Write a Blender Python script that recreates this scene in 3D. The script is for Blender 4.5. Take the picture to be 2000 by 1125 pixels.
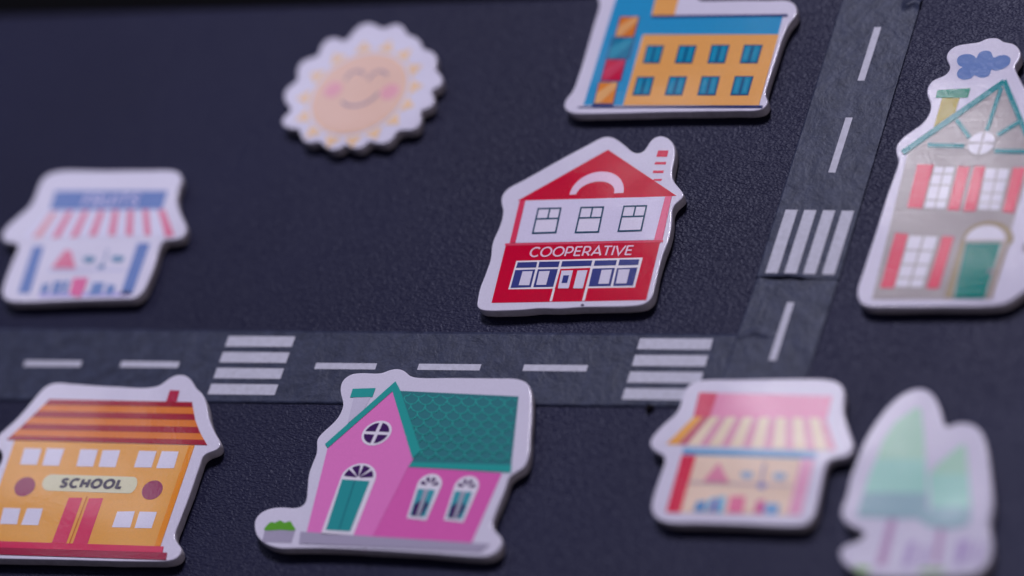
import bpy, math, random
from mathutils import Vector, Matrix
from mathutils.geometry import tessellate_polygon
from mathutils import noise as mnoise

random.seed(7)
S = bpy.context.scene
for o in list(bpy.data.objects):
    bpy.data.objects.remove(o)
COL = S.collection

# ------------------------------------------------------------------ camera
FPX = 8608.17                      # focal length in pixels of the 2000 x 1125 photograph
RW = Matrix(((0.8989804381, 0.2608981497, -0.3518043879),
             (0.0000282039, 0.8031924553, 0.5957196312),
             (0.4379887796, -0.5355502173, 0.7220469470)))      # world -> camera
CP = Vector((0.3065966561, -0.3748906672, 0.5054402985))
cam = bpy.data.cameras.new('camera'); co = bpy.data.objects.new('camera', cam); COL.objects.link(co)
cam.sensor_width = 36; cam.lens = FPX / 2000 * 36
cam.clip_start = 0.02; cam.clip_end = 20
co.matrix_world = Matrix.Translation(CP) @ RW.transposed().to_4x4()
cam.dof.use_dof = True; cam.dof.focus_distance = 0.696; cam.dof.aperture_fstop = 5.9
cam.dof.aperture_blades = 0
S.camera = co

# ------------------------------------------------------------------ light
w = bpy.data.worlds.new('World'); S.world = w; w.use_nodes = True
w.node_tree.nodes['Background'].inputs[0].default_value = (0.55, 0.55, 0.85, 1)
w.node_tree.nodes['Background'].inputs[1].default_value = 0.055

def area(name, direction, dist, size, power, color):
    l = bpy.data.lights.new(name, 'AREA'); l.shape = 'RECTANGLE'; l.size, l.size_y = size
    l.energy = power; l.color = color
    o = bpy.data.objects.new(name, l); COL.objects.link(o)
    d = Vector(direction).normalized(); o.location = d * dist
    o.rotation_euler = d.to_track_quat('Z', 'Y').to_euler()
    return o
area('window_light', (-0.14, 0.88, 1.1), 1.42, (0.26, 0.26), 13.9, (1.0, 0.95, 1.09))
for px_, py_, sx_, sy_, pw_ in ((-.462, .900, .07, .075, .27), (-.480, .745, .085, .06, .24), (-.582, .862, .022, .09, .06), (-.888, .705, .050, .09, .08)):
    area('glare_light', (px_, py_, 1.1), Vector((px_, py_, 1.1)).length, (sx_, sy_), pw_, (1.0, 0.96, 1.05))  # small added lamps, each placed so its reflection hazes certain stickers
area('room_bounce', (-1.5, 0.35, 0.95), 1.8, (0.8, 0.7), 2.2, (0.78, 0.84, 1.2))
area('left_sheen_light', (-1.05, 1.0, 1.1), 1.8, (0.4, 0.35), 1.5, (0.85, 0.88, 1.15))  # added lamp, reflected as sheen on the upper-left leatherette and stickers
area('front_bounce', (1.3, -0.6, 0.30), 1.5, (0.8, 0.4), 1.7, (1.0, 0.86, 0.92))
S.view_settings.view_transform = 'Standard'; S.view_settings.look = 'None'
S.view_settings.exposure = 0; S.view_settings.gamma = 1; S.view_settings.use_curve_mapping = False
S.render.engine = 'CYCLES'

# ------------------------------------------------------------------ tools
def P(x, y, z=0.0):
    """point of the plane at height z seen at photo pixel (x, y): used to measure the flat table layout"""
    d = RW.transposed() @ Vector(((x - 1000) / FPX, -(y - 562.5) / FPX, -1))
    return CP + d * ((z - CP.z) / d.z)

def tag(o, label=None, cat=None, group=None, kind=None):
    if label: o['label'] = label
    if cat: o['category'] = cat
    if group: o['group'] = group
    if kind: o['kind'] = kind
    return o

def link_mesh(name, verts, faces, mat, parent=None, smooth=False):
    me = bpy.data.meshes.new(name); me.from_pydata([tuple(v) for v in verts], [], faces)
    mats = mat if isinstance(mat, (list, tuple)) else [mat]
    for m in mats: me.materials.append(m)
    if smooth: me.polygons.foreach_set('use_smooth', [True] * len(me.polygons))
    me.update()
    o = bpy.data.objects.new(name, me); COL.objects.link(o)
    if parent: o.parent = parent
    return o

def area2(pts):
    return sum(a[0] * b[1] - b[0] * a[1] for a, b in zip(pts, pts[1:] + pts[:1])) / 2

def smooth_closed(pts, n=5):
    out = []; N = len(pts)
    for i in range(N):
        p0, p1, p2, p3 = (Vector(pts[(i + k) % N]) for k in (-1, 0, 1, 2))
        t0 = 0; a = .5
        d1 = max((p1 - p0).length, 1e-9) ** a; d2 = max((p2 - p1).length, 1e-9) ** a; d3 = max((p3 - p2).length, 1e-9) ** a
        t1, t2, t3 = d1, d1 + d2, d1 + d2 + d3
        for k in range(n):
            t = t1 + (t2 - t1) * k / n
            A1 = p0 * ((t1 - t) / t1) + p1 * (t / t1)
            A2 = p1 * ((t2 - t) / d2) + p2 * ((t - t1) / d2)
            A3 = p2 * ((t3 - t) / d3) + p3 * ((t - t2) / d3)
            B1 = A1 * ((t2 - t) / t2) + A2 * (t / t2)
            B2 = A2 * ((t3 - t) / (t3 - t1)) + A3 * ((t - t1) / (t3 - t1))
            out.append(tuple(B1 * ((t2 - t) / d2) + B2 * ((t - t1) / d2)))
    return out

def smooth_open(pts, n=6):
    q = smooth_closed([pts[0]] + list(pts) + [pts[-1]], n) if False else None
    out = []
    for i in range(len(pts) - 1):
        p0 = Vector(pts[max(i - 1, 0)]); p1 = Vector(pts[i]); p2 = Vector(pts[i + 1]); p3 = Vector(pts[min(i + 2, len(pts) - 1)])
        for k in range(n):
            t = k / n
            out.append(tuple(.5 * ((2 * p1) + (p2 - p0) * t + (2 * p0 - 5 * p1 + 4 * p2 - p3) * t * t + (3 * p1 - p0 - 3 * p2 + p3) * t ** 3)))
    out.append(tuple(pts[-1])); return out

def ribbon(pts, wd, closed=False):
    """outline of a stroke of width wd along pts (list of quads so bends stay clean)"""
    N = len(pts); L = []; Rr = []
    V = [Vector(p) for p in pts]
    for i in range(N):
        if closed: a, b = V[i - 1], V[(i + 1) % N]
        else: a, b = V[max(i - 1, 0)], V[min(i + 1, N - 1)]
        d1 = (V[i] - a); d2 = (b - V[i])
        d1 = d1.normalized() if d1.length > 1e-9 else d2.normalized()
        d2 = d2.normalized() if d2.length > 1e-9 else d1
        t = (d1 + d2); t = t.normalized() if t.length > 1e-6 else d1
        n = Vector((-t.y, t.x)); c = max(.45, n.dot(Vector((-d1.y, d1.x))))
        L.append(tuple(V[i] + n * wd / 2 / c)); Rr.append(tuple(V[i] - n * wd / 2 / c))
    quads = []
    for i in range(N if closed else N - 1):
        j = (i + 1) % N
        quads.append([L[i], L[j], Rr[j], Rr[i]])
    return quads

def ell(c, u, v, a0=0, a1=360, n=36, k=1.0, close_center=False):
    full = abs(a1 - a0) >= 360
    m = n if full else n + 1
    pts = []
    for i in range(m):
        a = math.radians(a0 + (a1 - a0) * i / n)
        pts.append((c[0] + k * (u[0] * math.cos(a) + v[0] * math.sin(a)), c[1] + k * (u[1] * math.cos(a) + v[1] * math.sin(a))))
    if close_center: pts.append(tuple(c))
    return pts

def quad_grid(q, cols, rows, gx, gy, rowh=None):
    """panes: q = TL,TR,BR,BL; returns cols x rows sub-quads separated by fractions gx, gy"""
    TL, TR, BR, BL = (Vector(p) for p in q)
    def at(s, t): return tuple((TL * (1 - s) + TR * s) * (1 - t) + (BL * (1 - s) + BR * s) * t)
    ys = rowh or [i / rows for i in range(rows + 1)]
    out = []
    for r in range(rows):
        for c in range(cols):
            s0 = c / cols + gx / 2 * (c > 0); s1 = (c + 1) / cols - gx / 2 * (c < cols - 1)
            t0 = ys[r] + gy / 2 * (r > 0); t1 = ys[r + 1] - gy / 2 * (r < rows - 1)
            out.append([at(s0, t0), at(s1, t0), at(s1, t1), at(s0, t1)])
    return out

def inset_quad(q, f, g=None):
    g = g if g is not None else f
    TL, TR, BR, BL = (Vector(p) for p in q)
    def at(s, t): return tuple((TL * (1 - s) + TR * s) * (1 - t) + (BL * (1 - s) + BR * s) * t)
    return [at(f, g), at(1 - f, g), at(1 - f, 1 - g), at(f, 1 - g)]

# ------------------------------------------------------------------ materials
def newmat(name):
    m = bpy.data.materials.new(name); m.use_nodes = True
    nt = m.node_tree; b = nt.nodes['Principled BSDF']
    return m, nt, b

def texcoord(nt, world=False):
    if world:
        g = nt.nodes.new('ShaderNodeNewGeometry'); return g.outputs['Position']
    return nt.nodes.new('ShaderNodeTexCoord').outputs['Object']

def noise_node(nt, vec, scale, detail=2, rough=.5, dist=0, vscale=None, rot=None):
    if vscale or rot:
        mp = nt.nodes.new('ShaderNodeMapping'); mp.inputs['Scale'].default_value = vscale or (1, 1, 1)
        if rot: mp.inputs['Rotation'].default_value = (0, 0, rot)
        nt.links.new(vec, mp.inputs['Vector']); vec = mp.outputs[0]
    n = nt.nodes.new('ShaderNodeTexNoise'); n.inputs['Scale'].default_value = scale
    n.inputs['Detail'].default_value = detail; n.inputs['Roughness'].default_value = rough
    n.inputs['Distortion'].default_value = dist
    nt.links.new(vec, n.inputs['Vector']); return n.outputs['Fac']

def bump(nt, height, dist, strength=1, normal=None):
    b = nt.nodes.new('ShaderNodeBump'); b.inputs['Distance'].default_value = dist; b.inputs['Strength'].default_value = strength
    nt.links.new(height, b.inputs['Height'])
    if normal: nt.links.new(normal, b.inputs['Normal'])
    return b.outputs[0]

PRINT = {}
FIN = dict(rough=.45, coat=.6, coat_r=.085, fine=.95e-5, fine_s=2600, wave=2.2e-4)
def ink(color, finish='satin'):
    """printed, laminated foam-sticker surface: colour with a faint print mottle under a slightly pebbled film"""
    key = (tuple(color), finish)
    if key in PRINT: return PRINT[key]
    color = color if color == WHITE else tuple(min(.86, c * 1.15) for c in color)
    m, nt, b = newmat('print_%02d' % len(PRINT))
    v = texcoord(nt, True)
    mot = noise_node(nt, v, 5200, 3, .6)
    mr = nt.nodes.new('ShaderNodeMapRange'); mr.inputs[1].default_value = .3; mr.inputs[2].default_value = .7
    mr.inputs[3].default_value = .93; mr.inputs[4].default_value = 1.05; nt.links.new(mot, mr.inputs[0])
    mx = nt.nodes.new('ShaderNodeMix'); mx.data_type = 'RGBA'; mx.blend_type = 'MULTIPLY'; mx.inputs[0].default_value = 1
    mx.inputs[6].default_value = (*color, 1); nt.links.new(mr.outputs[0], mx.inputs[7])
    nt.links.new(mx.outputs[2], b.inputs['Base Color'])
    b.inputs['Roughness'].default_value = FIN['rough']
    b.inputs['Specular IOR Level'].default_value = .0
    b.inputs['Coat Weight'].default_value = FIN['coat']
    sparkle = finish == 'sparkle'
    b.inputs['Coat Roughness'].default_value = .06 if sparkle else FIN['coat_r']
    wave = noise_node(nt, v, 55, 1, .4)
    n1 = bump(nt, wave, FIN['wave'])
    fine = noise_node(nt, v, FIN['fine_s'], 2, .55, vscale=(1, .55, 1), rot=.2)
    n2 = bump(nt, fine, 1.35e-5 if sparkle else FIN['fine'], 1, n1)
    nt.links.new(n2, b.inputs['Coat Normal'])
    n3 = bump(nt, fine, FIN['fine'] * .6, 1, n1); nt.links.new(n3, b.inputs['Normal'])
    PRINT[key] = m; return m

WHITE = (.69, .66, .80)

def foam():
    m, nt, b = newmat('foam_edge')
    v = texcoord(nt, True)
    n = noise_node(nt, v, 900, 4, .6)
    cr = nt.nodes.new('ShaderNodeValToRGB'); cr.color_ramp.elements[0].position = .3; cr.color_ramp.elements[1].position = .7
    cr.color_ramp.elements[0].color = (.50, .47, .52, 1); cr.color_ramp.elements[1].color = (.64, .61, .67, 1)
    nt.links.new(n, cr.inputs[0]); nt.links.new(cr.outputs[0], b.inputs['Base Color'])
    b.inputs['Roughness'].default_value = .6
    f = noise_node(nt, v, 3500, 3, .6); nt.links.new(bump(nt, f, 2.5e-5), b.inputs['Normal'])
    return m
FOAM = foam()

def leather():
    m, nt, b = newmat('black_leatherette')
    v = texcoord(nt, True)
    big = noise_node(nt, v, 14, 3, .5)
    cr = nt.nodes.new('ShaderNodeValToRGB'); cr.color_ramp.elements[0].position = .3; cr.color_ramp.elements[1].position = .75
    cr.color_ramp.elements[0].color = (.009, .009, .028, 1); cr.color_ramp.elements[1].color = (.014, .0145, .043, 1)
    nt.links.new(big, cr.inputs[0]); nt.links.new(cr.outputs[0], b.inputs['Base Color'])
    rr = nt.nodes.new('ShaderNodeMapRange'); rr.inputs[3].default_value = .36; rr.inputs[4].default_value = .50
    nt.links.new(noise_node(nt, v, 60, 3, .6), rr.inputs[0]); nt.links.new(rr.outputs[0], b.inputs['Roughness'])
    b.inputs['Specular IOR Level'].default_value = .15
    b.inputs['Specular Tint'].default_value = (.72, .76, 1, 1)
    vo = nt.nodes.new('ShaderNodeTexVoronoi'); vo.feature = 'SMOOTH_F1'; vo.inputs['Scale'].default_value = 3000
    vo.inputs['Smoothness'].default_value = .6
    mp = nt.nodes.new('ShaderNodeMapping'); mp.inputs['Rotation'].default_value = (0, 0, .35); mp.inputs['Scale'].default_value = (.55, 1, 1)
    dn = nt.nodes.new('ShaderNodeTexNoise'); dn.inputs['Scale'].default_value = 700; dn.inputs['Detail'].default_value = 2
    nt.links.new(v, dn.inputs['Vector'])
    sc = nt.nodes.new('ShaderNodeVectorMath'); sc.operation = 'MULTIPLY_ADD'; sc.inputs[1].default_value = (.0012,) * 3
    nt.links.new(dn.outputs['Color'], sc.inputs[0]); nt.links.new(v, sc.inputs[2])
    nt.links.new(sc.outputs[0], mp.inputs['Vector']); nt.links.new(mp.outputs[0], vo.inputs['Vector'])
    n1 = bump(nt, vo.outputs['Distance'], .95e-4)
    n0 = bump(nt, noise_node(nt, v, 1500, 3, .6, vscale=(.45, 1, 1), rot=.25), 6e-5, 1, n1)
    n2 = bump(nt, noise_node(nt, v, 18, 2, .5), 6e-4, 1, n0)
    nt.links.new(n2, b.inputs['Normal'])
    return m
LEATHER = leather()

def tape():
    m, nt, b = newmat('road_tape')
    v = texcoord(nt, True)
    n = noise_node(nt, v, 420, 5, .62, .4)
    n_b = noise_node(nt, v, 2600, 2, .6)
    ad = nt.nodes.new('ShaderNodeMath'); ad.operation = 'MULTIPLY_ADD'; ad.inputs[1].default_value = .35
    nt.links.new(n_b, ad.inputs[0]); nt.links.new(n, ad.inputs[2])
    cr = nt.nodes.new('ShaderNodeValToRGB'); cr.color_ramp.elements[0].position = .45; cr.color_ramp.elements[1].position = .9
    cr.color_ramp.elements[0].color = (.013, .016, .038, 1); cr.color_ramp.elements[1].color = (.038, .045, .088, 1)
    nt.links.new(ad.outputs[0], cr.inputs[0]); nt.links.new(cr.outputs[0], b.inputs['Base Color'])
    b.inputs['Roughness'].default_value = .46; b.inputs['Specular IOR Level'].default_value = .22
    b.inputs['Specular Tint'].default_value = (.80, .86, 1, 1)
    n1 = bump(nt, noise_node(nt, v, 1300, 3, .6), 7e-5)
    n2 = bump(nt, noise_node(nt, v, 170, 4, .6, .6), 2.9e-4, 1, n1)
    nt.links.new(n2, b.inputs['Normal'])
    return m
TAPE = tape()

def road_paint():
    m, nt, b = newmat('road_marking_print')
    v = texcoord(nt, True)
    n = noise_node(nt, v, 1100, 4, .65)
    cr = nt.nodes.new('ShaderNodeValToRGB'); cr.color_ramp.elements[0].position = .32; cr.color_ramp.elements[1].position = .62
    cr.color_ramp.elements[0].color = (.46, .46, .55, 1); cr.color_ramp.elements[1].color = (.55, .55, .66, 1)
    nt.links.new(n, cr.inputs[0]); nt.links.new(cr.outputs[0], b.inputs['Base Color'])
    b.inputs['Roughness'].default_value = .55; b.inputs['Specular IOR Level'].default_value = .3
    nt.links.new(bump(nt, noise_node(nt, v, 1300, 3, .6), 4e-5), b.inputs['Normal'])
    return m
MARK = road_paint()

def plain(name, col, rough=.6):
    m, nt, b = newmat(name); b.inputs['Specular IOR Level'].default_value = .05; b.inputs['Base Color'].default_value = (*col, 1); b.inputs['Roughness'].default_value = rough
    v = texcoord(nt, True); nt.links.new(bump(nt, noise_node(nt, v, 300, 3), 5e-5), b.inputs['Normal'])
    return m
DESK = plain('dark_floor', (.003, .003, .004), .8)
SPECK = plain('dark_speck', (.006, .005, .008), .7)

# ------------------------------------------------------------------ the leatherette board
def build_board():
    a = P(0, 26); b_ = P(900, -2); d = (b_ - a).normalized()      # far edge of the board
    n = Vector((-d.y, d.x, 0))
    if n.y < 0: n = -n
    r = .0012; prof = [(-.5, 0)]
    prof += [(-r * 1.5, 0)] + [(r * math.sin(t) - r, r * math.cos(t) - r) for t in [math.radians(10 * k) for k in range(0, 10)]] + [(0, -.018)]
    verts, faces = [], []
    M = 2
    for s in (-.5, .7):
        for (u, z) in prof: verts.append(a + d * s + n * u + Vector((0, 0, z)))
    K = len(prof)
    for i in range(K - 1): faces.append((i, i + K, i + K + 1, i + 1))
    o = link_mesh('tabletop', verts, faces, LEATHER, smooth=True)
    tag(o, kind='structure')
    f = link_mesh('floor', [(-3, -3, -.25), (3, -3, -.25), (3, 3, -.25), (-3, 3, -.25)], [(0, 1, 2, 3)], DESK)
    tag(f, kind='structure')
build_board()

# ------------------------------------------------------------------ roads of printed tape
def sheet(name, q, nx, ny, base, disp, mat, parent=None, skirt=True):
    """q = world corners (left-far, right-far, right-near, left-near)"""
    A, B, C_, D = q; verts = []; faces = []
    for j in range(ny + 1):
        for i in range(nx + 1):
            s, t = i / nx, j / ny
            p = (A * (1 - s) + B * s) * (1 - t) + (D * (1 - s) + C_ * s) * t
            verts.append(Vector((p.x, p.y, base + disp(p.x, p.y))))
    W = nx + 1
    for j in range(ny):
        for i in range(nx): faces.append((j * W + i, (j + 1) * W + i, (j + 1) * W + i + 1, j * W + i + 1))
    if skirt:
        rim = [i for i in range(W)] + [j * W + nx for j in range(1, ny + 1)] + [ny * W + i for i in range(nx - 1, -1, -1)] + [j * W for j in range(ny - 1, 0, -1)]
        k0 = len(verts)
        for r_ in rim: v = verts[r_]; verts.append(Vector((v.x, v.y, v.z - base * .9)))
        m = len(rim)
        for i in range(m): faces.append((rim[i], rim[(i + 1) % m], k0 + (i + 1) % m, k0 + i))
    return link_mesh(name, verts, faces, mat, parent, smooth=True)

def fold(x, y, p, q, height, width, side=None):
    """a small raised wrinkle between world points p and q"""
    a = Vector((x - p.x, y - p.y)); e = Vector((q.x - p.x, q.y - p.y)); L = e.length; e /= L
    s = a.dot(e) / L; t = a.x * -e.y + a.y * e.x
    if s < -.1 or s > 1.1: return 0
    env = max(0, min(1, min(s + .1, 1.1 - s) / .3)); env = env * env * (3 - 2 * env)
    t += .0003 * math.sin(s * 9)
    return height * env * math.exp(-(t / width) ** 2)

def soft(x, y, amp, f=90):
    return amp * mnoise.noise(Vector((x * f, y * f, 3.3)))

H1, H2 = P(1436, 654), P(1512, 652)
V1, V2 = P(1492, 541), P(1592, 547)
def disp_h(x, y):
    return .00003 + soft(x, y, .00002) + fold(x, y, P(990, 650), P(1030, 650.5), .00016, .0003) + fold(x, y, P(1262, 797), P(1276, 797), .0003, .0005)
def disp_v(x, y):
    return .00003 + soft(x, y, .00002) + fold(x, y, H1, H2, .00016, .0005)
def disp_v2(x, y):
    return .00003 + soft(x, y, .00002) + fold(x, y, V1, V2, .00042, .0004) + fold(x, y, P(1765, 9), P(1808, 9), .0004, .0008)

road_h = sheet('road', [P(-260, 640), P(1568, 654.3), P(1534, 799), P(-300, 780)], 360, 24, .00005, disp_h, TAPE)
tag(road_h, kind='structure')
road_v = sheet('road.001', [P(1483, 533), P(1641, 540), P(1556.5, 801), P(1389, 801)], 60, 90, .00011, disp_v, TAPE)
tag(road_v, kind='structure')
road_t = sheet('road.002', [P(1650, -14), P(1806, -12), P(1638.5, 548), P(1477, 543)], 60, 190, .00014, disp_v2, TAPE)
tag(road_t, kind='structure')

def marking(name, parent, pts, base, disp):
    A, B, C_, D = [Vector((x / 1000, y / 1000, 0)) for x, y in pts]
    L1 = (B - A).length; L2 = (D - A).length
    return sheet(name, [A, B, C_, D], max(2, int(L1 / .0006)), max(2, int(L2 / .0006)), base + .00003, disp, MARK, parent, skirt=False)
HY0, HY1 = -14.987, -16.186
for x in (-103.64, -85.14, -66.645, -30.445, -11.949, 6.546):
    marking('lane_dash', road_h, [(x, HY0), (x + 11, HY0), (x + 11, HY1), (x, HY1)], .00005, disp_h)
for x in (-48.289, 25.001):
    for k in range(4):
        y = -9.803 - k * 3.168
        marking('zebra_stripe', road_h, [(x, y), (x + 12.328, y), (x + 12.328, y - 2.062), (x, y - 2.062)], .00005, disp_h)
marking('lane_dash', road_v, [(47.924, -2.841), (49.122, -2.877), (48.787, -13.872), (47.588, -13.836)], .00011, disp_v)
marking('lane_dash', road_t, [(49.593, 51.877), (50.791, 51.841), (50.456, 40.846), (49.257, 40.882)], .00014, disp_v2)
marking('lane_dash', road_t, [(49.029, 33.391), (50.228, 33.354), (49.892, 22.359), (48.694, 22.396)], .00014, disp_v2)
for k in range(4):
    dx, dy = 3.1667 * k, -.0967 * k
    marking('zebra_stripe', road_t, [(43.285 + dx, 15.113 + dy), (45.347 + dx, 15.05 + dy), (44.971 + dx, 2.727 + dy), (42.909 + dx, 2.79 + dy)], .00014, disp_v2)

# ------------------------------------------------------------------ foam stickers
H = .0020
class Sticker:
    def __init__(s, name, label, cat, frame, outline, group='foam stickers laid out as a little town', h=H, smooth=True, finish='satin', lift=.0):
        s.fr = frame; s.h = h; s.n = 0; s.finish = finish; s.lift = lift
        pts = [s.px(p, frame) if len(p) == 2 else s.px(p[:2], p[2]) for p in outline]
        W = [P(x, y, h) for x, y in pts]
        c = sum(W, Vector()) / len(W); s.c = Vector((c.x, c.y, 0))
        e = bpy.data.objects.new(name, None); COL.objects.link(e); e.location = s.c; e.empty_display_size = .005
        s.root = tag(e, label, cat, group)
        ring = [(p.x - s.c.x, p.y - s.c.y) for p in W]
        if smooth: ring = smooth_closed(ring, 5)
        s.base(ring)
    def px(s, p, fr=None):
        ox, oy, sc = fr or s.fr
        return (ox + p[0] / sc, oy + p[1] / sc)
    def base(s, ring):
        if area2(ring) < 0: ring = ring[::-1]
        # even spacing along the outline
        V = [Vector(p) for p in ring]; N0 = len(V)
        acc = [0]
        for i in range(N0): acc.append(acc[-1] + (V[(i + 1) % N0] - V[i]).length)
        N = int(acc[-1] / .00035); res = []; k = 0
        for i in range(N):
            t = acc[-1] * i / N
            while acc[k + 1] < t: k += 1
            f = (t - acc[k]) / max(acc[k + 1] - acc[k], 1e-12)
            res.append(V[k].lerp(V[(k + 1) % N0], f))
        for _ in range(2): res = [(res[i - 1] + res[i] * 2 + res[(i + 1) % N]) / 4 for i in range(N)]
        nr = []
        for i in range(N):
            t = (res[(i + 2) % N] - res[i - 2]).normalized(); nr.append(Vector((t.y, -t.x)))
        h = s.h
        prof = [(-.00030, 0.00004), (-.00008, .0002), (.00000, .0006), (.00004, h * .62), (.00003, h - .00022), (.00001, h - .00012),
                (-.00003, h - .00005), (-.00009, h - .00001), (-.0002, h)]
        verts = []; faces = []; seed = random.random() * 50
        for k, (off, z) in enumerate(prof):
            for i in range(N):
                p = res[i]; q = p * 260
                wob = mnoise.noise(Vector((q.x, q.y, seed + z * 700))) * .00009 * (1 if k < 5 else .35)
                o = off + .0001 + wob
                verts.append((p.x + nr[i].x * o, p.y + nr[i].y * o, z))
        for k in range(len(prof) - 1):
            for i in range(N):
                j = (i + 1) % N; faces.append((k * N + i, k * N + j, (k + 1) * N + j, (k + 1) * N + i))
        nside = 4 * N; cap0 = (len(prof) - 1) * N
        tess = tessellate_polygon([[Vector(v) for v in verts[cap0:cap0 + N]]])
        for t in tess:
            t = tuple(cap0 + a for a in t)
            a, b, c = (Vector(verts[i]) for i in t)
            if (b - a).cross(c - a).z < 0: t = t[::-1]
            faces.append(t)
        o = link_mesh('foam_base', verts, faces, [ink(WHITE, s.finish), FOAM], s.root)
        for i, p in enumerate(o.data.polygons):
            p.use_smooth = True
            if i < nside: p.material_index = 1
        # keep the flat top flat in the shading
        ntop = len(tess)
        for p in list(o.data.polygons)[-ntop:]: p.use_smooth = False
        s.base_obj = o
    def part(s, name, color, polys, layer=1, fr=None, parent=None, label=None, world=False):
        """printed patches: each polygon given in the tile's drawing coordinates"""
        verts = []; faces = []
        z0 = s.h + layer * 3.2e-5
        for k, poly in enumerate(polys):
            if world: W = [Vector((x, y, 0)) for x, y in poly]
            else:
                W = [P(*s.px(p, fr), s.h) - s.c for p in poly]
            zz = z0 + k * 1.5e-7
            W = [Vector((p.x, p.y, zz)) for p in W]
            b = len(verts); verts += W
            for t in tessellate_polygon([W]):
                a_, b_, c_ = (W[i] for i in t)
                if (b_ - a_).cross(c_ - a_).z < 0: t = t[::-1]
                faces.append(tuple(b + i for i in t))
        o = link_mesh(name, verts, faces, ink(color, s.finish), parent or s.root)
        if label: o['label'] = label
        return o

# stroke letters, cap height 1 ------------------------------------------------
def arc(cx, cy, rx, ry, a0, a1, n=14):
    return [(cx + rx * math.cos(math.radians(a0 + (a1 - a0) * i / n)), cy + ry * math.sin(math.radians(a0 + (a1 - a0) * i / n))) for i in range(n + 1)]
GLY = {
 'C': (.80, [arc(.47, .5, .44, .48, 48, 312)]),
 'O': (.98, [arc(.49, .5, .45, .48, 0, 360, 28)]),
 'P': (.68, [[(.06, 0), (.06, 1)], [(.06, .96), (.34, .96)] + arc(.34, .66, .27, .30, 90, -90) + [(.06, .36)]]),
 'E': (.62, [[(.06, 0), (.06, 1)], [(.06, .96), (.58, .96)], [(.06, .51), (.52, .51)], [(.06, .04), (.59, .04)]]),
 'R': (.72, [[(.06, 0), (.06, 1)], [(.06, .96), (.34, .96)] + arc(.34, .67, .27, .29, 90, -90) + [(.06, .38)], [(.36, .38), (.64, 0)]]),
 'A': (.82, [[(.0, 0), (.41, .98), (.82, 0)], [(.15, .27), (.67, .27)]]),
 'T': (.70, [[(.0, .96), (.70, .96)], [(.35, .96), (.35, 0)]]),
 'I': (.14, [[(.07, 0), (.07, 1)]]),
 'V': (.80, [[(.0, 1), (.40, .02), (.80, 1)]]),
 'F': (.60, [[(.06, 0), (.06, 1)], [(.06, .95), (.58, .95)], [(.06, .48), (.52, .48)]]),
 'U': (.76, [[(.06, 1), (.06, .38)] + arc(.38, .36, .32, .32, 180, 360) + [(.70, 1)]]),
 'S': (.62, [smooth_open([(.57, .82), (.44, .95), (.27, .96), (.10, .85), (.12, .63), (.32, .51), (.52, .38), (.53, .16), (.36, .04), (.18, .04), (.03, .18)], 4)]),
 'H': (.76, [[(.06, 0), (.06, 1)], [(.70, 0), (.70, 1)], [(.06, .5), (.70, .5)]]),
 'L': (.58, [[(.06, 1), (.06, 0)], [(.0, .05), (.55, .05)]]),
}
def letters(text, BL, BR, TL, wd, gap=.13):
    """polygons of the word, mapped so its baseline runs BL -> BR and its caps reach TL"""
    tot = sum(GLY[c][0] for c in text) + gap * (len(text) - 1)
    BL, BR, TL = Vector(BL), Vector(BR), Vector(TL); x = 0; out = []
    asp = 1.0
    for ch in text:
        wch, strokes = GLY[ch]
        for st in strokes:
            for q in ribbon([(x + a, b) for a, b in st], wd):
                out.append([tuple(BL + (BR - BL) * (u / tot) + (TL - BL) * v) for u, v in q])
        x += wch + gap
    return out

def frame_lines(q, wd, mids=()):
    """thin rectangle outline as 4 strokes plus inner bars"""
    TL, TR, BR, BL = q
    return ribbon([TL, TR, BR, BL], wd, closed=True) + [b for m in mids for b in ribbon(list(m), wd)]

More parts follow.
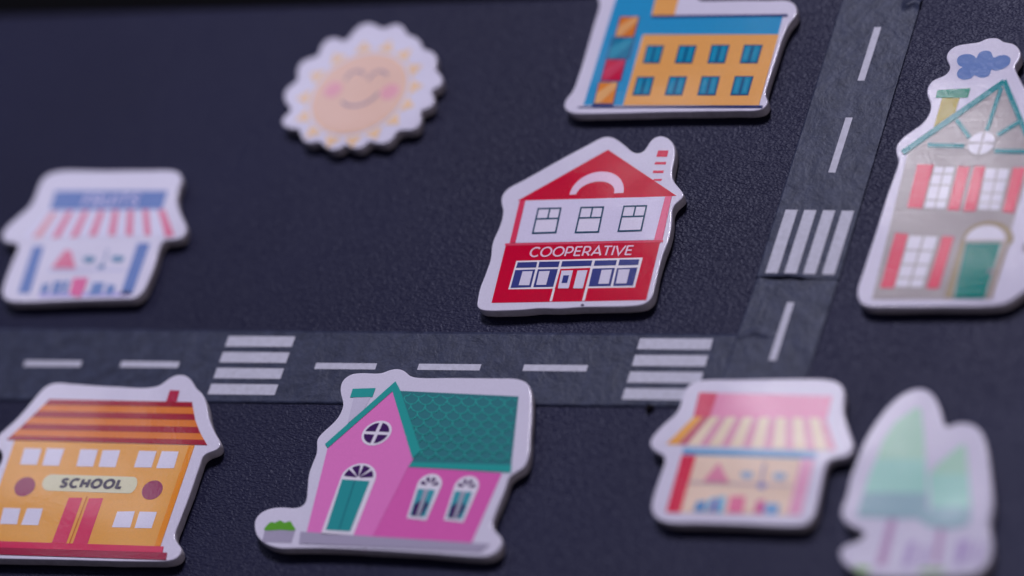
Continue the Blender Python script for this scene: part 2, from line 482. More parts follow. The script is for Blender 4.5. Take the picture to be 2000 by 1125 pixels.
# ============================================================ cooperative shop
def cooperative():
    Z = (880, 240, 2.812); L = (990, 460, 6.897)
    out = [(150,985),(148,1003),(162,1020),(200,1028),(400,1024),(485,1016),(600,1017),(735,1009),(900,1006),(1010,1002),(1070,988),(1100,960),(1115,910),(1140,800),(1160,730),(1190,650),(1205,590),(1210,540),(1212,480),(1235,440),(1262,420),(1278,400),(1265,375),(1235,340),(1215,310),(1212,270),(1225,200),(1228,150),(1215,110),(1180,80),(1140,75),(1105,95),(1085,125),(1065,155),(1030,170),(995,160),(960,130),(905,90),(865,77),(825,85),(760,120),(600,205),(400,318),(320,360),(295,385),(283,410),(283,440),(292,480),(285,530),(268,580),(240,640),(230,680),(225,740),(195,830),(165,910)]
    T = Sticker('shop_sticker', 'red and white sticker of a shop lettered COOPERATIVE with an arch in its gable', 'sticker', Z, out)
    RED = (.53, .0, .030); NAVY = (.035, .045, .20); PINK = (.74, .20, .30); PAN = (.66, .62, .78)
    g = T.part('roof', RED, [[(865,148),(1242,401),(1180,405),(410,427),(368,428)]])
    T.part('arch', (.72, .52, .66), [ell((802,391),(148,-5),(26,-122),0,180,30) + ell((794,391),(104,-3),(22,-68),180,0,24)], 2, parent=g)
    T.part('upper_wall', (.62, .58, .74), [[(412,427),(1178,405),(1118,643),(357,658)]], 1)
    T.part('pillar', (.64,.04,.10), [[(380,427),(412,426.5),(357,659),(325,661)]], 2)
    T.part('pillar', (.70,.12,.23), [[(1180,404.5),(1216,403),(1165,643),(1118,644)]], 2)
    T.part('cornice', (.64,.06,.12), [[(300,663),(1168,644),(1168,656),(300,676)]], 2)
    T.part('lower_wall', RED, [[(304,670),(1158,650),(1148,668),(1075,974),(225,989)]], 1)
    for q in ([(483,473),(606,470),(578,603),(452,607)], [(718,467),(840,464),(812,600),(687,603)], [(954,460),(1077,457),(1047,592),(922,596)]):
        TL, TR, BR, BL = [Vector(p) for p in q]
        m = TL.lerp(BL, .42), TR.lerp(BR, .42); t = TL.lerp(TR, .52), m[0].lerp(m[1], .52)
        wdw = T.part('window', (.02, .07, .13), frame_lines(q, 8.5, [m, t]), 3)
        T.part('pane', PAN, [q], 2, parent=wdw)
    ch = T.part('chimney', (.62,.03,.08), [[(1140,152),(1197,152),(1190,187),(1130,187)],[(1125,215),(1185,215),(1182,229),(1120,229)],[(1114,262),(1172,262),(1169,276),(1110,276)],[(1118,308),(1163,308),(1156,320),(1112,318)]], 1)
    sg = T.part('lettering', (.80, .52, .64), letters('COOPERATIVE', (300,291), (1680,265), (340,166), .155), 3, fr=L)
    sf = T.part('shop_front', (.74,.70,.82), [[(130,345),(1832,300),(1725,703),(20,728)],
        [(722,352),(750,350),(608,888),(576,888)], [(1158,342),(1188,342),(1050,881),(1014,881)]], 2, fr=L)
    for q in ([(150,365),(412,360),(395,435),(125,440)],[(440,358),(715,352),(695,428),(425,433)],[(750,350),(1155,340),(1135,412),(730,424)],[(1190,342),(1485,335),(1468,405),(1172,412)],[(1520,330),(1788,325),(1770,400),(1503,407)]):
        T.part('transom', NAVY, [q], 3, fr=L, parent=sf)
    for q, r in (([(115,470),(385,460),(325,700),(52,710)],[(215,490),(352,485),(305,675),(162,675)]), ([(420,460),(690,455),(625,695),(358,700)],[(440,488),(582,483),(532,670),(398,672)]),
                 ([(1158,450),(1458,440),(1400,685),(1103,690)],[(1280,470),(1420,463),(1375,655),(1235,657)]), ([(1485,445),(1762,435),(1700,680),(1432,685)],[(1510,465),(1660,460),(1615,650),(1472,652)])):
        T.part('shop_window', NAVY, [q], 3, fr=L, parent=sf)
        T.part('pane', (.60,.57,.70), [r], 4, fr=L, parent=sf)
    d = T.part('door', RED, [[(724,455),(1128,440),(1060,705),(1054,718),(645,724),(655,700)]], 3, fr=L)
    T.part('door_leaf', (.62,.59,.72), [[(740,480),(895,475),(835,718),(690,718)]], 4, fr=L, parent=d)
    T.part('door_leaf', (.62,.59,.72), [[(955,478),(1090,472),(1025,718),(895,718)]], 4, fr=L, parent=d)
    T.part('door_window', NAVY, [[(765,545),(842,543),(815,645),(740,648)]], 5, fr=L, parent=d)
    # leftover cut tab at the lower edge
    T.part('cut_mark', (.10,.08,.13), [ell((1018,938),(24,2),(5,-15),0,360,14)], 1, fr=L)
cooperative()

# ============================================================ office block (top)
def office():
    Z = (1080, 0, 3.846); L = (1180, 20, 5.556)
    out = [(88,790),(105,822),(150,846),(300,850),(700,841),(1000,835),(1400,830),(1520,828),(1580,812),(1605,780),(1608,755),(1590,720),(1595,680),(1650,500),(1720,280),(1775,170),(1810,130),(1826,95),(1815,45),(1790,18),(1740,6),(1600,8),(1400,6),(1180,10),(1092,4),(1066,-50),(1030,-160),(970,-225),(850,-240),(600,-238),(440,-215),(370,-140),(335,-50),(352,8),(355,40),(340,95),(300,225),(250,400),(190,590),(150,690),(110,738)]
    T = Sticker('office_sticker', 'blue and orange sticker of an office block with two rows of teal windows', 'sticker', Z, out)
    BLUE = (.02, .26, .50); OR = (.72, .34, .095); NV = (.02, .03, .14); TEAL = (.0, .20, .36)
    wl = T.part('blue_wall', BLUE, [[(510,-130),(800,-130),(737,125),(1728,122),(1690,264),(672,266),(526,792),(228,792)]])
    T.part('roof_block', OR, [[(800,-130),(975,-130),(912,116),(742,118)]], 1)
    T.part('roof_line', NV, [[(740,117),(1765,107),(1761,127),(738,136)]], 2)
    T.part('orange_wall', OR, [[(681,262),(1697,260),(1548,792),(527,792)]], 2)
    T.part('base_line', NV, [[(185,804),(295,803),(296,785),(455,785),(452,802),(1578,794),(1571,812),(190,812)]], 3)
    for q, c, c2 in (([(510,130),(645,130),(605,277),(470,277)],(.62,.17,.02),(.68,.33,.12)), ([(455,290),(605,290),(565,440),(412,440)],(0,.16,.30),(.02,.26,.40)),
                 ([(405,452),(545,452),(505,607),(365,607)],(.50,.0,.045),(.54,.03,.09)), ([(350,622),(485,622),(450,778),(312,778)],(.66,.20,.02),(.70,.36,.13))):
        f = T.part('stair_window', (.05,.06,.18), [inset_quad(q, -.07, -.035)], 2)
        T.part('pane', c, [q], 3, parent=f)
        TL, TR, BR, BL = [Vector(p) for p in q]
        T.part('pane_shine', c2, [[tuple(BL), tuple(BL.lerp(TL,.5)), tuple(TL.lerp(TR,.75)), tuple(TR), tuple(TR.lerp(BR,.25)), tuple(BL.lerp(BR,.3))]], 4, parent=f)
    for q in ([(465,385),(655,385),(600,580),(420,580)],[(815,385),(1008,385),(955,580),(765,580)],[(1168,378),(1365,378),(1310,580),(1120,580)],[(1520,378),(1725,378),(1665,580),(1470,580)],
              [(360,725),(548,725),(495,928),(305,928)],[(710,722),(905,722),(848,928),(655,928)],[(1060,720),(1262,720),(1210,928),(1010,928)],[(1420,718),(1625,718),(1565,928),(1368,928)]):
        f = T.part('window', (.005,.06,.17), [q], 3, fr=L)
        for p_ in quad_grid(inset_quad(q, .09, .07), 2, 1, .14, 0):
            T.part('pane', TEAL, [p_], 4, fr=L, parent=f)
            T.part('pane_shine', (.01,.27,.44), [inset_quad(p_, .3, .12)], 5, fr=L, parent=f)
office()

# ============================================================ tall grey house
def house():
    Z = (1640, 50, 1.9389); A = (1820, 60, 5.622); M = (1740, 180, 4.5); L = (1700, 430, 5.92); PX = (0, 0, 1)
    out = [(70,1000),(72,1027),(84,1050),(112,1061),(200,1063),(400,1061),(560,1059),(625,1050),(665,1028),(698,1003),(745,975),(790,935),(812,870),(800,790),(775,700),(768,640),(785,580),(808,530),(802,485),(775,420),(740,330),(708,260),
           (950,520,A),(905,425,A),(900,385,A),(930,345,A),(962,300,A),(966,240,A),(940,190,A),(893,150,A),(830,136,A),(770,122,A),(735,90,A),(700,82,A),(600,90,A),(530,125,A),(400,145,A),(270,170,A),(200,215,A),(168,280,A),(180,330,A),(208,380,A),(200,435,A),(150,490,A),(40,535,A),
           (352,210),(335,235),(335,265),(346,290),(347,315),(335,345),(310,375),(270,403),(235,430),(217,458),(218,483),(226,512),(212,560),(180,650),(140,780),(95,920)]
    T = Sticker('house_sticker', 'tall sticker of a grey house with red shutters, green door and blue smoke cloud', 'sticker', Z, out, finish='sparkle')
    GREY = (.37, .33, .34); TEAL = (.0, .21, .25); OLV = (.30, .23, .12); RED = (.68, .055, .12); WIN = (.68, .66, .80)
    cl = T.part('smoke_cloud', (.12, .20, .44), [smooth_closed([(275,340),(290,290),(350,260),(420,258),(470,280),(487,302),(520,245),(590,218),(650,235),(680,296),(740,272),(820,272),(865,310),(850,370),(780,420),(700,440),(655,428),(635,485),(570,518),(510,510),(470,490),(430,525),(360,540),(295,520),(275,475),(300,425),(335,400),(300,385)],3)], 1, fr=A)
    c = T.part('chimney', (.33, .25, .01), [[(112,738),(308,738),(258,905),(10,1090)]], 1, fr=A)
    T.part('chimney_cap', (.0, .22, .15), [[(60,655),(427,632),(395,738),(42,740)]], 2, fr=A, parent=c)
    T.part('wall', GREY, [[(1961,160),(2018,303),(2013,322),(1934,585),(1703,585),(1773,300)]], 2, fr=PX)
    T.part('wall_siding', (.36,.315,.335), [q for k in range(26) for q in ribbon([(1775 - 68*(k*11+12)/285 + (6 if k < 2 else 0), 300+k*11),(2012 - (k*11)*.285, 303+k*11)], 1.1)], 3, fr=PX)
    T.part('gable_siding', (.36,.315,.335), [q for k in range(1,13) for q in ribbon([(1961-k*11*1.36+4, 162+k*11),(1961+k*11*.40-3, 163+k*11)], 1.1)], 3, fr=PX)
    tr = T.part('roof_trim', TEAL, [q for a, b, w_ in (((1763,299),(1962,160),11),((1961,158),(2023,306),11),((1956,172),(1927,258),8.5),((1812,284),(1884,286),9),((1942,296),(2020,297),9),((1868,234),(1894,270),9.5),((1948,265),(1996,236),8.5)) for q in ribbon([a, b], w_)], 4, fr=PX)
    rw = T.part('round_window', (.38,.35,.36), [ell((1917.5,281),(28,1),(8,-25))], 5, fr=PX)
    cc = (1917.5, 281)
    for a0 in (0, 90, 180, 270):
        T.part('pane', WIN, [[(x + (1.6 if a0 in (0,270) else -1.6), y + (-1.5 if a0 < 180 else 1.5)) for x, y in ell(cc,(23.5,.6),(6,-20),a0+3,a0+87,10,close_center=True)]], 6, fr=PX, parent=rw)
    def shut(q, fr): T.part('shutter', RED, [q], 4, fr=fr)
    def win(q, fr, rows=4, rowh=None):
        f = T.part('window', (.36,.33,.33), [inset_quad(q, -.05, -.025)], 4, fr=fr)
        for p_ in quad_grid(q, 2, rows, .075, .035, rowh): T.part('pane', WIN, [p_], 5, fr=fr, parent=f)
    shut([(235,638),(378,640),(277,1025),(145,1018)], M); win([(388,662),(562,662),(476,1030),(296,1025)], M, rowh=[0,.17,.44,.80,1])
    shut([(592,655),(697,660),(602,1045),(500,1040)], M); shut([(735,655),(832,655),(745,1050),(638,1050)], M)
    win([(840,677),(1043,682),(955,1040),(770,1035)], M, rowh=[0,.28,.59,.83,1]); shut([(1075,670),(1190,665),(1082,1065),(985,1055)], M)
    shut([(290,155),(440,165),(275,790),(115,790)], L); win([(458,188),(782,200),(600,782),(292,778)], L, rowh=[0,.28,.56,.82,1]); shut([(835,190),(970,200),(790,795),(650,795)], L)
    fr = T.part('door_frame', OLV, [[(858,905),(1050,250)] + ell((1352,240),(300,0),(34,-225),170,-2,24)[2:] + [(1590,310),(1400,912)]], 4, fr=L)
    T.part('door_surround', (.40,.34,.33), [[(935,908),(1092,262)] + ell((1335,244),(252,0),(30,-190),176,0,20) + [(1372,911)]], 5, fr=L, parent=fr)
    T.part('fanlight', WIN, [ell((1330,238),(226,0),(30,-168),0,180,24)], 6, fr=L)
    d = T.part('door', (.0, .20, .17), [[(1108,272),(1520,266),(1325,908),(962,908)]], 6, fr=L)
    T.part('door_panel', (.02,.26,.23), frame_lines(inset_quad([(1108,272),(1520,266),(1325,908),(962,908)], .14, .09), 12), 7, fr=L, parent=d)
    T.part('knob', (.35,.25,.30), [ell((1392,600),(26,0),(6,-26),0,360,16)], 8, fr=L, parent=d)
    T.part('garden_lamp', (.20,.17,.20), [ell((2003,484),(5,0),(1,-10),0,360,16)], 1, fr=PX)
house()

# ============================================================ school
def school():
    Z = (0, 710, 2.711); L = (0, 880, 4.689)
    out = [(285,107),(400,112),(500,119),(650,127),(780,131),(845,118),(888,86),(930,64),(970,63),(1005,85),(1035,132),(1070,165),(1090,215),(1103,290),(1128,360),(1160,415),(1163,435),(1145,455),(1095,472),(1070,492),(1053,540),(1005,680),(950,830),(922,900),(926,940),(950,970),(955,998),(938,1025),(900,1040),(700,1045),(350,1037),(0,1030),(-150,1025),(-210,1000),(-205,960),(-150,880),(-105,760),(-50,620),(0,540),(16,495),(8,455),(-25,440),(-40,415),(-8,383),(95,290),(190,180),(240,127)]
    T = Sticker('school_sticker', 'orange sticker of a building lettered SCHOOL under a red striped roof', 'sticker', Z, out)
    DR = (.32, .01, .03); OR = (.66, .18, .03); WALL = (.72, .34, .08); WIN = (.64, .62, .78); PK = (.60, .045, .12)
    rf = T.part('roof', OR, [[(262,190),(1018,205),(1022,232),(1035,302),(1062,370),(1098,433),(35,405),(130,318)]], 1)
    T.part('roof_tiles', DR, [[(262,190),(1018,205),(1022,232),(235,220)],[(203,252),(1027,268),(1035,300),(167,284)],[(128,319),(1047,337),(1062,370),(105,349)],[(67,382),(1080,405),(1098,433),(35,405)]], 2, parent=rf)
    T.part('chimney', (.40,.02,.06), [[(900,142),(952,145),(935,205),(880,203)]], 2)
    T.part('wall', WALL, [[(78,408),(1032,434),(850,968),(0,946),(-125,942),(0,640)]], 1)
    T.part('corner_strip', (.72,.24,.02), [[(1002,433),(1032,434),(850,968),(818,967)]], 2)
    for a in ([(130,450),(222,452),(195,537),(107,535)],[(250,450),(342,452),(312,542),(224,540)],[(427,455),(520,457),(493,547),(405,545)],[(545,460),(637,460),(612,550),(523,548)],[(738,463),(830,465),(802,552),(710,550)],[(858,465),(947,467),(922,555),(828,555)],
              [(20,765),(110,768),(90,852),(0,850)],[(145,768),(228,768),(203,857),(112,855)],[(622,785),(715,783),(690,870),(593,868)],[(740,785),(832,787),(803,873),(713,872)]):
        T.part('window', WIN, [a], 2)
    for c in ((132,653),(807,671)): T.part('roundel', (.27,.035,.10), [ell(c,(54,0),(14,-51))], 2)
    sg = T.part('sign', (.62,.60,.42), [ell((268,631),(42,2),(12,-43),90,270,12) + ell((695,645),(30,2),(14,-44),-90,90,12)], 2)
    T.part('lettering', (.035,.025,.06), letters('SCHOOL', (318,655), (642,662), (336,612), .33, .33), 3, parent=sg)
    T.part('door', PK, [[(365,711),(438,712),(352,952),(275,950)]], 2)
    T.part('door', PK, [[(472,714),(548,714),(463,960),(385,957)]], 2)
    T.part('door_seam', (.50,.12,.03), [q for q in ribbon([(462,705),(368,955)], 6)], 2)
    T.part('step', (.58,.03,.10), [[(-135,938),(0,942),(868,970),(862,1003),(0,976),(-140,972)]], 3)
    T.part('step', (.30,.02,.06), [[(-145,972),(0,976),(887,1003),(880,1041),(0,1013),(-150,1008)]], 3)
school()

# ============================================================ pink house
def church():
    Z = (470, 700, 2.6467); D = (620, 890, 5.356)
    out = [(75,870),(80,830),(110,797),(160,777),(220,772),(280,776),(320,765),(340,740),(348,680),(355,600),(375,540),(395,490),(398,455),(398,420),(420,390),(470,345),(510,300),(533,240),(527,205),(518,160),(530,115),(570,85),(620,78),(700,80),(735,76),(770,62),(810,56),(842,66),(872,92),(920,102),(1100,103),(1300,105),(1430,109),(1478,130),(1497,175),(1500,250),(1492,400),(1483,510),(1462,560),(1420,587),(1386,612),(1360,685),(1315,790),(1296,850),(1305,885),(1338,925),(1346,957),(1325,995),(1280,1018),(1200,1020),(1000,1005),(700,988),(450,978),(300,978),(200,978),(130,955),(90,918)]
    T = Sticker('pink_house_sticker', 'pink sticker of a gabled house with green scalloped roof and a small planter', 'sticker', Z, out)
    TE = (.025, .31, .29); PK = (.69, .185, .49); PD = (.64, .115, .40); DK = (.05, .015, .10); WH = (.70, .66, .80); GR = (.34,.31,.42)
    c = T.part('chimney', (.52,.49,.62), [[(585,200),(675,197),(640,262),(553,337)]], 1)
    T.part('chimney_cap', TE, [[(580,158),(698,154),(682,200),(566,203)]], 2, parent=c)
    T.part('side_wall', PD, [[(868,560),(1352,594),(1190,962),(672,935)]], 1)
    T.part('front_wall', PK, [[(786,165),(895,518),(867,562),(676,935),(342,898),(450,465)]], 2)
    roof = [(822,168),(1437,197),(1395,592),(868,560),(888,518),(905,480)]
    rf = T.part('roof', (.035,.18,.20), [roof], 1)
    T.part('roof_eave', TE, [[(866,562),(888,538),(1402,552),(1397,592)]], 3)
    # scallops
    def inside(p, poly):
        r = False
        for (x1,y1),(x2,y2) in zip(poly, poly[1:]+poly[:1]):
            if (y1>p[1]) != (y2>p[1]) and p[0] < (x2-x1)*(p[1]-y1)/(y2-y1)+x1: r = not r
        return r
    sc = []
    clip = [(838,180),(1432,205),(1399,545),(910,530),(915,480)]
    for r in range(-1, 12):
        for k in range(-3, 14):
            cx = 850 + k*74 + (37 if r % 2 else 0) - r*3 ; cy = 160 + r*39 + (cx-828)*.046
            pts = [(cx - 38*math.cos(a), cy + 36*math.sin(a)) for a in [math.pi*i/10 for i in range(11)]]
            for a, b in zip(pts, pts[1:]):
                if inside(a, clip) and inside(b, clip): sc += ribbon([a, b], 3.8)
    T.part('roof_scallops', (.035,.40,.35), sc, 2, parent=rf)
    T.part('gable_trim', TE, [[(802,120),(437,445),(452,465),(786,172)],[(802,120),(828,170),(932,480),(889,520),(786,172)]], 4)
    T.part('plinth', GR, [[(310,897),(1290,961),(1240,1003),(303,958)]], 3)
    w = T.part('round_window', WH, [ell((704,388),(73,3),(28,-64))], 3)
    for a0 in (0,90,180,270):
        sx = 1 if a0 in (0,270) else -1; sy = 1 if a0 < 180 else -1
        q = ell((704,388),(61,2.5),(23.5,-53),a0+8,a0+82,10,close_center=True)
        q[-1] = (704 + sx*9 + sy*3, 388 - sy*8)
        T.part('pane', DK, [q], 4, parent=w)
    dr = T.part('door_frame', WH, [[(38,822)] + ell((428,241),(181,8),(50,-156),180,0,24) + [(377,834)]], 3, fr=D)
    door = T.part('door', (.025,.27,.28), [[(262,252),(550,270),(345,797),(90,780)]], 4, fr=D)
    T.part('door_seam', (.02,.15,.19), [[(390,262),(400,263),(236,775),(226,774)]], 5, fr=D, parent=door)
    def fan(c, u, v, k1, k0, fr, parent, lay, gapd=6):
        for j in range(4):
            a0, a1 = j*45+gapd, (j+1)*45-gapd
            q = ell(c,u,v,a0,a1,6,k=k1) + ([c] if k0 == 0 else ell(c,u,v,a1-2,a0+2,3,k=k0))
            m = sum((Vector(p) for p in q), Vector((0,0)))/len(q)
            T.part('fan_pane', DK, [q], lay, fr=fr, parent=parent)
    fan((428,236),(156,7),(43,-134), .98, .12, D, dr, 4)
    for dx, dy in ((0,0),(387,22)):
        s = lambda L_: [(x+dx, y+dy) for x, y in L_]
        f = T.part('window', WH, [s([(936,655)] + ell((1172,312),(126,8),(40,-117),180,0,22) + [(1140,680)])], 3, fr=D)
        fan((1168+dx,322+dy),(100,6),(31,-100), .95, .34, D, f, 4, 9)
        T.part('curtain', (.05,.30,.36), [s([(1055,352),(1120,354),(1035,640),(968,632)])], 4, fr=D, parent=f)
        T.part('curtain', (.05,.30,.36), [s([(1165,358),(1235,362),(1128,645),(1070,642)])], 4, fr=D, parent=f)
        T.part('dark_glass', DK, [s([(1084,468),(1060,570),(1030,636),(985,630),(1015,520)])], 5, fr=D, parent=f)
        T.part('dark_glass', DK, [s([(1145,470),(1162,522),(1110,600),(1078,640),(1068,640),(1120,520)])], 5, fr=D, parent=f)
        T.part('mullion', (.36,.36,.44), [s([(1126,352),(1160,356),(1070,643),(1034,640)])], 6, fr=D, parent=f)
    pl = T.part('planter', GR, [[(125,885),(284,887),(262,955),(112,948)]], 1)
    T.part('bush', (.10,.33,.03), [smooth_closed([(122,888),(138,862),(158,847),(178,850),(205,838),(228,850),(256,842),(270,862),(284,888),(205,887)],3)], 2, parent=pl)
    T.part('cut_mark', (.12,.09,.14), [ell((643,990),(9,0),(2,-6),0,360,12)], 1)
church()

# ============================================================ market stall
def market():
    Z = (1240, 710, 3.2152)
    out = [(425,108),(700,103),(1000,100),(1200,104),(1268,120),(1302,160),(1306,220),(1302,300),(1322,390),(1355,480),(1363,530),(1340,570),(1285,587),(1225,598),(1193,640),(1165,760),(1140,880),(1115,960),(1070,1005),(1000,1016),(700,1006),(400,998),(220,995),(152,975),(115,930),(110,880),(137,780),(172,680),(194,610),(185,575),(143,553),(105,520),(99,490),(122,450),(190,378),(255,322),(287,270),(303,200),(328,150),(372,120)]
    T = Sticker('market_sticker', 'pink and cream sticker of a stall with an awning, between road and tree sticker', 'sticker', Z, out)
    RED = (.70, .05, .10); CR = (.74, .60, .45)
    T.part('roof', (.72,.26,.42), [[(405,182),(1240,205),(1207,345),(368,335)]], 1)  # red roof with the glare haze painted into its colour
    T.part('roof_unhazed_end', (.62,.06,.13), [[(405,182),(520,186),(470,337),(368,335)]], 2, label='red end of the roof, free of the painted haze')  # roof red kept clear of the painted haze
    n = 16; TL, TR, BL, BR = Vector((372,335)), Vector((1206,345)), Vector((198,508)), Vector((1272,548))
    for k in range(n):
        s0, s1 = k/n, (k+1)/n
        if k % 2: s0 += .006; s1 -= .006
        else: s0 -= .004*(k>0); s1 += .004
        T.part('awning_stripe', ((.74,.34,.06) if k == 0 else CR) if k % 2 == 0 else ((.50,.10,.16) if k < 2 else (.66,.29,.40)), [[tuple(TL.lerp(TR,s0)),tuple(TL.lerp(TR,s1)),tuple(BL.lerp(BR,s1)),tuple(BL.lerp(BR,s0))]], 2)  # glare haze put into the colour of all but the leftmost stripes
    T.part('wall', (.74,.56,.44), [[(295,575),(1130,600),(1042,955),(195,935)]], 1)
    T.part('rail', (.10,.30,.52), [[(305,532),(1142,560),(1135,600),(300,572)]], 3)
    T.part('post', (.62,.02,.07), [[(295,575),(385,578),(285,940),(195,935)]], 2)
    T.part('post', (.70,.32,.48), [[(1045,598),(1130,600),(1042,955),(960,950)]], 2, label='red post paled by painted glare haze')  # haze from glare baked into this post's colour
    sh = T.part('shelf', (.50,.38,.42), [[(345,740),(990,762),(987,776),(340,754)]], 3)
    T.part('goods', (.66,.22,.34), [[(530,622),(595,755),(425,745)]], 3, label='pink heap')
    T.part('goods', (.28,.40,.56), [smooth_closed([(660,700),(680,682),(745,690),(738,715),(700,725)],2)], 3, label='blue bunch')
    T.part('goods', (.28,.40,.56), [smooth_closed([(862,710),(885,690),(955,698),(945,722),(905,735)],2)], 3, label='blue bunch')
    T.part('scale', (.26,.24,.48), [[(812,625),(822,626),(800,745),(788,744)],[(765,752),(835,754),(812,790),(778,788)]], 4, label='purple weighing scale')
    for q, c in (([(390,868),(455,860),(438,935),(365,930)],(.08,.24,.48)),([(470,850),(572,832),(555,938),(448,935)],(.12,.40,.60)),([(500,855),(530,850),(505,935),(470,935)],(.25,.12,.35)),([(600,835),(695,835),(680,942),(578,940)],(.68,.14,.28)),([(770,862),(815,858),(808,945),(745,943)],(.58,.10,.30)),([(822,880),(912,886),(895,948),(810,945)],(.15,.34,.60))):
        T.part('crate', c, [q], 3 if c[0] != .25 else 4)
market()

# ============================================================ trees
def trees():
    Z = (1600, 730, 2.8475)
    out = [(560,85),(615,105),(652,160),(672,225),(690,285),(712,300),(760,280),(820,278),(872,300),(910,355),(932,450),(948,600),(958,720),(945,800),(938,860),(950,920),(950,1000),(920,1070),(872,1105),(780,1120),(600,1128),(400,1130),(250,1115),(175,1075),(125,1020),(125,975),(165,950),(220,935),(262,885),(228,862),(165,832),(130,788),(135,740),(158,680),(178,580),(208,500),(256,380),(325,262),(405,165),(485,105)]
    T = Sticker('tree_sticker', 'very blurred sticker of two pale green pointed trees behind a picket fence', 'sticker', Z, out)
    G1=(.40,.63,.50); G2=(.36,.64,.56); G3=(.30,.45,.50); MV=(.46,.30,.48)
    T.part('trunk', MV, [[(390,795),(432,795),(372,1070),(312,1070)]], 1)
    T.part('trunk', MV, [[(662,840),(702,840),(665,1062),(630,1060)]], 1)
    b = T.part('tree_crown', G1, [[(520,202),(545,184),(568,200),(583,330),(592,478),(318,475),(355,375),(425,268)]], 2)
    T.part('crown_tier', G2, [[(318,475),(592,478),(603,665),(248,662),(280,562)]], 2, parent=b)
    T.part('crown_tier', G3, [[(248,662),(603,665),(606,805),(400,806),(212,795),(224,730)]], 2, parent=b)
    s = T.part('tree_crown', G1, [[(795,392),(815,400),(830,562),(612,560),(650,515),(700,470)]], 3)
    T.part('crown_tier', G2, [[(612,560),(830,562),(845,745),(620,745)]], 3, parent=s)
    T.part('crown_tier', G3, [[(620,745),(845,745),(836,835),(760,860),(680,862),(600,848),(545,805),(600,795)]], 3, parent=s)
    for q in ([(500,940),(545,930),(505,1072),(462,1070)],[(780,928),(842,930),(800,1062),(756,1060)],[(585,960),(610,960),(580,1070),(552,1070)],[(880,940),(905,950),(875,1060),(850,1058)]):
        T.part('fence_picket', (.42,.32,.56), [q], 2)
    T.part('grass', (.28,.50,.16), [[(195,1068),(290,1078),(270,1108),(205,1098)],[(560,1085),(700,1085),(690,1108),(560,1108)]], 1)
trees()

# ============================================================ fruit stand
def fruits():
    Z = (0, 310, 3.515)
    out = [(380,92),(700,87),(1000,84),(1175,84),(1228,105),(1238,160),(1215,220),(1208,290),(1228,370),(1262,440),(1272,490),(1250,535),(1195,550),(1125,558),(1095,595),(1055,735),(1012,845),(975,915),(920,955),(850,958),(500,968),(100,978),(42,962),(20,918),(34,850),(82,720),(122,630),(132,592),(90,575),(34,562),(18,530),(40,480),(122,402),(202,332),(242,262),(268,190),(303,130)]
    T = Sticker('fruit_stand_sticker', 'blurred white sticker of a stand lettered FRUITS with blue posts and red striped awning', 'sticker', Z, out)
    BL=(.075,.15,.41); RD=(.64,.15,.26)
    sg = T.part('sign', BL, [[(380,222),(1152,220),(1112,346),(342,352)]], 1)
    T.part('lettering', (.55,.50,.72), letters('FRUITS', (560,328), (935,324), (592,248), .17, .26), 2, parent=sg)
    T.part('awning', (.62,.60,.78), [[(330,355),(1112,348),(1198,538),(150,548)]], 1)
    for q in ([(1085,352),(1132,350),(1200,530),(1135,541)],[(980,352),(1020,352),(1037,528),(993,528)],[(878,353),(915,353),(912,528),(863,528)],[(775,355),(816,355),(792,528),(743,528)],[(678,358),(718,356),(663,530),(610,532)],[(570,360),(612,358),(535,535),(480,541)],[(460,365),(505,362),(412,540),(355,546)],[(350,368),(398,365),(285,540),(220,546)]):
        T.part('awning_stripe', RD if q[0][0] > 400 else (.66,.30,.34), [q], 2)
    T.part('post', BL, [[(228,602),(302,600),(205,925),(122,925)]], 1)
    T.part('post', BL, [[(945,580),(1032,580),(908,930),(825,935)]], 1)
    T.part('shelf', (.50,.50,.68), [[(330,757),(860,755),(857,772),(325,774)]], 1)
    T.part('goods', RD, [[(450,625),(490,635),(520,755),(352,752)]], 2, label='red heap')
    T.part('goods', (.10,.23,.38), [smooth_closed([(572,700),(578,675),(655,678),(645,708),(600,716)],2)], 2, label='blue bunch')
    T.part('goods', (.10,.23,.38), [smooth_closed([(765,698),(772,670),(855,675),(842,705),(800,712)],2)], 2, label='blue bunch')
    T.part('scale', (.10,.20,.38), [[(738,618),(746,618),(712,725),(703,724)],[(672,730),(728,730),(705,758),(672,756)]], 2, label='blue weighing scale')
    T.part('counter', (.40,.36,.66), [[(272,922),(900,912),(890,945),(262,952)]], 1)
    for q in ([(290,865),(345,855),(325,925),(275,925)],[(375,842),(432,842),(402,932),(353,930)],[(445,840),(478,840),(452,928),(420,926)],[(640,850),(722,850),(692,932),(610,940)],[(742,862),(797,872),(770,932),(720,935)]):
        T.part('crate', (.10,.19,.44), [q], 2)
    T.part('crate', (.66,.10,.28), [[(505,820),(607,820),(580,900),(545,958),(478,930)]], 3, label='pink crate')
fruits()

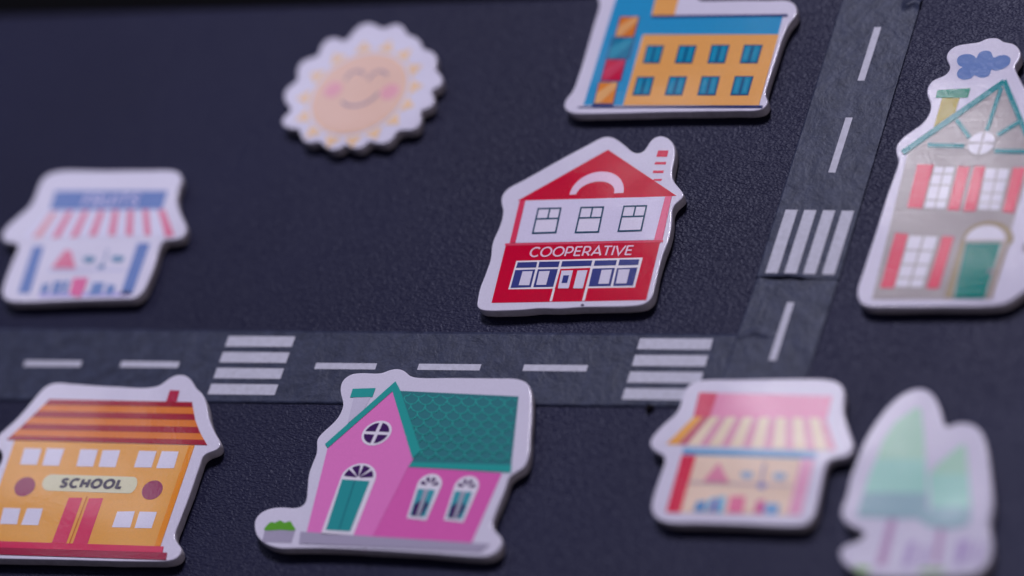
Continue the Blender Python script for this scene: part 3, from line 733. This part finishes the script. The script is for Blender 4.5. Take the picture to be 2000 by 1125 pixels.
# ============================================================ smiling sun
def sun():
    Z = (520, 20, 3.75)
    out = [(120,820),(133,782),(168,752),(187,722),(155,682),(135,632),(153,575),(200,540),(235,502),(232,435),(265,376),(325,352),(382,332),(402,275),(442,220),(508,205),(558,228),(597,215),(642,155),(702,106),(770,100),(828,128),(872,134),(920,110),(968,106),(1004,134),(1030,182),(1083,198),(1122,232),(1142,286),(1192,298),(1236,332),(1241,382),(1231,430),(1268,470),(1285,520),(1262,556),(1200,588),(1222,640),(1218,686),(1185,713),(1122,735),(1125,795),(1108,850),(1070,872),(1000,872),(948,888),(920,938),(872,970),(808,968),(750,955),(708,998),(650,1008),(602,990),(580,975),(540,1008),(482,1018),(434,994),(404,962),(370,955),(322,968),(275,948),(255,902),(240,866),(192,862),(145,850)]
    T = Sticker('sun_sticker', 'blurred round scalloped sticker of a smiling sun with rosy cheeks', 'sticker', Z, out)
    OR = (.74,.50,.29)
    def wc(p): w_ = P(*T.px(p), T.h) - T.c; return Vector((w_.x, w_.y))
    c = wc((680,612)); e1 = wc((1018,560)); r = .0105
    r = (wc((1022,590)) - wc((343,690))).length / 2 * .98
    circ = lambda cc, rr, n=40: [(cc.x + rr*math.cos(2*math.pi*i/n), cc.y + rr*math.sin(2*math.pi*i/n)) for i in range(n)]
    f = T.part('face', (.70,.46,.36), [circ(c, r)], 2, world=True)
    T.part('face_rim', (.74,.47,.28), [circ(c, r*1.05)], 1, world=True, parent=f)
    up = (wc((705,300)) - wc((680,900))).normalized(); rt = Vector((up.y, -up.x))
    for (x, y) in ((490,585),(905,600)):
        T.part('cheek', (.70,.33,.38), [circ(wc((x,y)), .0017, 20)], 3, world=True, parent=f)
    for (x, y) in ((650,488),(818,490)):
        cc = wc((x, y+10)); pts = [tuple(cc + rt*math.cos(a)*.0016 + up*math.sin(a)*.0015) for a in [math.pi*i/10 for i in range(11)]]
        T.part('eye', (.30,.22,.30), ribbon(pts, .00042), 3, world=True, parent=f)
    cc = wc((690,612)); pts = [tuple(cc + rt*math.cos(a)*.0034 - up*math.sin(a)*.0026) for a in [math.radians(18+144*i/14) for i in range(15)]]
    T.part('mouth', (.30,.22,.30), ribbon(pts, .00048), 3, world=True, parent=f)
    a_ref = math.atan2(rt.y, rt.x)
    for (x, y) in ((268,642),(285,778),(365,872),(497,925),(640,930),(795,905),(948,818),(1065,702),(1095,560),(1078,432),(998,338),(872,292),(712,292),(535,380),(392,490)):
        q = wc((x, y)); d = (q - c).normalized(); t = Vector((-d.y, d.x)); R0 = r*1.12
        L_ = r*1.42
        T.part('ray', OR, [[tuple(c + d*R0 + t*.0017), tuple(c + d*R0 - t*.0017), tuple(c + d*L_)]], 1, world=True)
sun()

# ------------------------------------------------------------------ small dark fleck by the tape edge
def fleck():
    c = P(1268, 797, .0003); vs = []; fs = []
    n = 9
    for k, (rr, z) in enumerate(((.0006, 0), (.0006, .0003), (.0003, .0005))):
        for i in range(n):
            a = 2*math.pi*i/n; q = rr*(1+.35*math.sin(3*a+k))
            vs.append((q*math.cos(a), q*1.3*math.sin(a), z))
    for k in range(2):
        for i in range(n): j=(i+1)%n; fs.append((k*n+i, k*n+j, (k+1)*n+j, (k+1)*n+i))
    fs.append(tuple(range(2*n, 3*n)))
    o = link_mesh('lint_fleck', vs, fs, SPECK); o.location = (c.x, c.y, .00018)
    tag(o, 'tiny dark fleck of lint beside the zebra crossing next to the pink stall', 'fleck')
fleck()
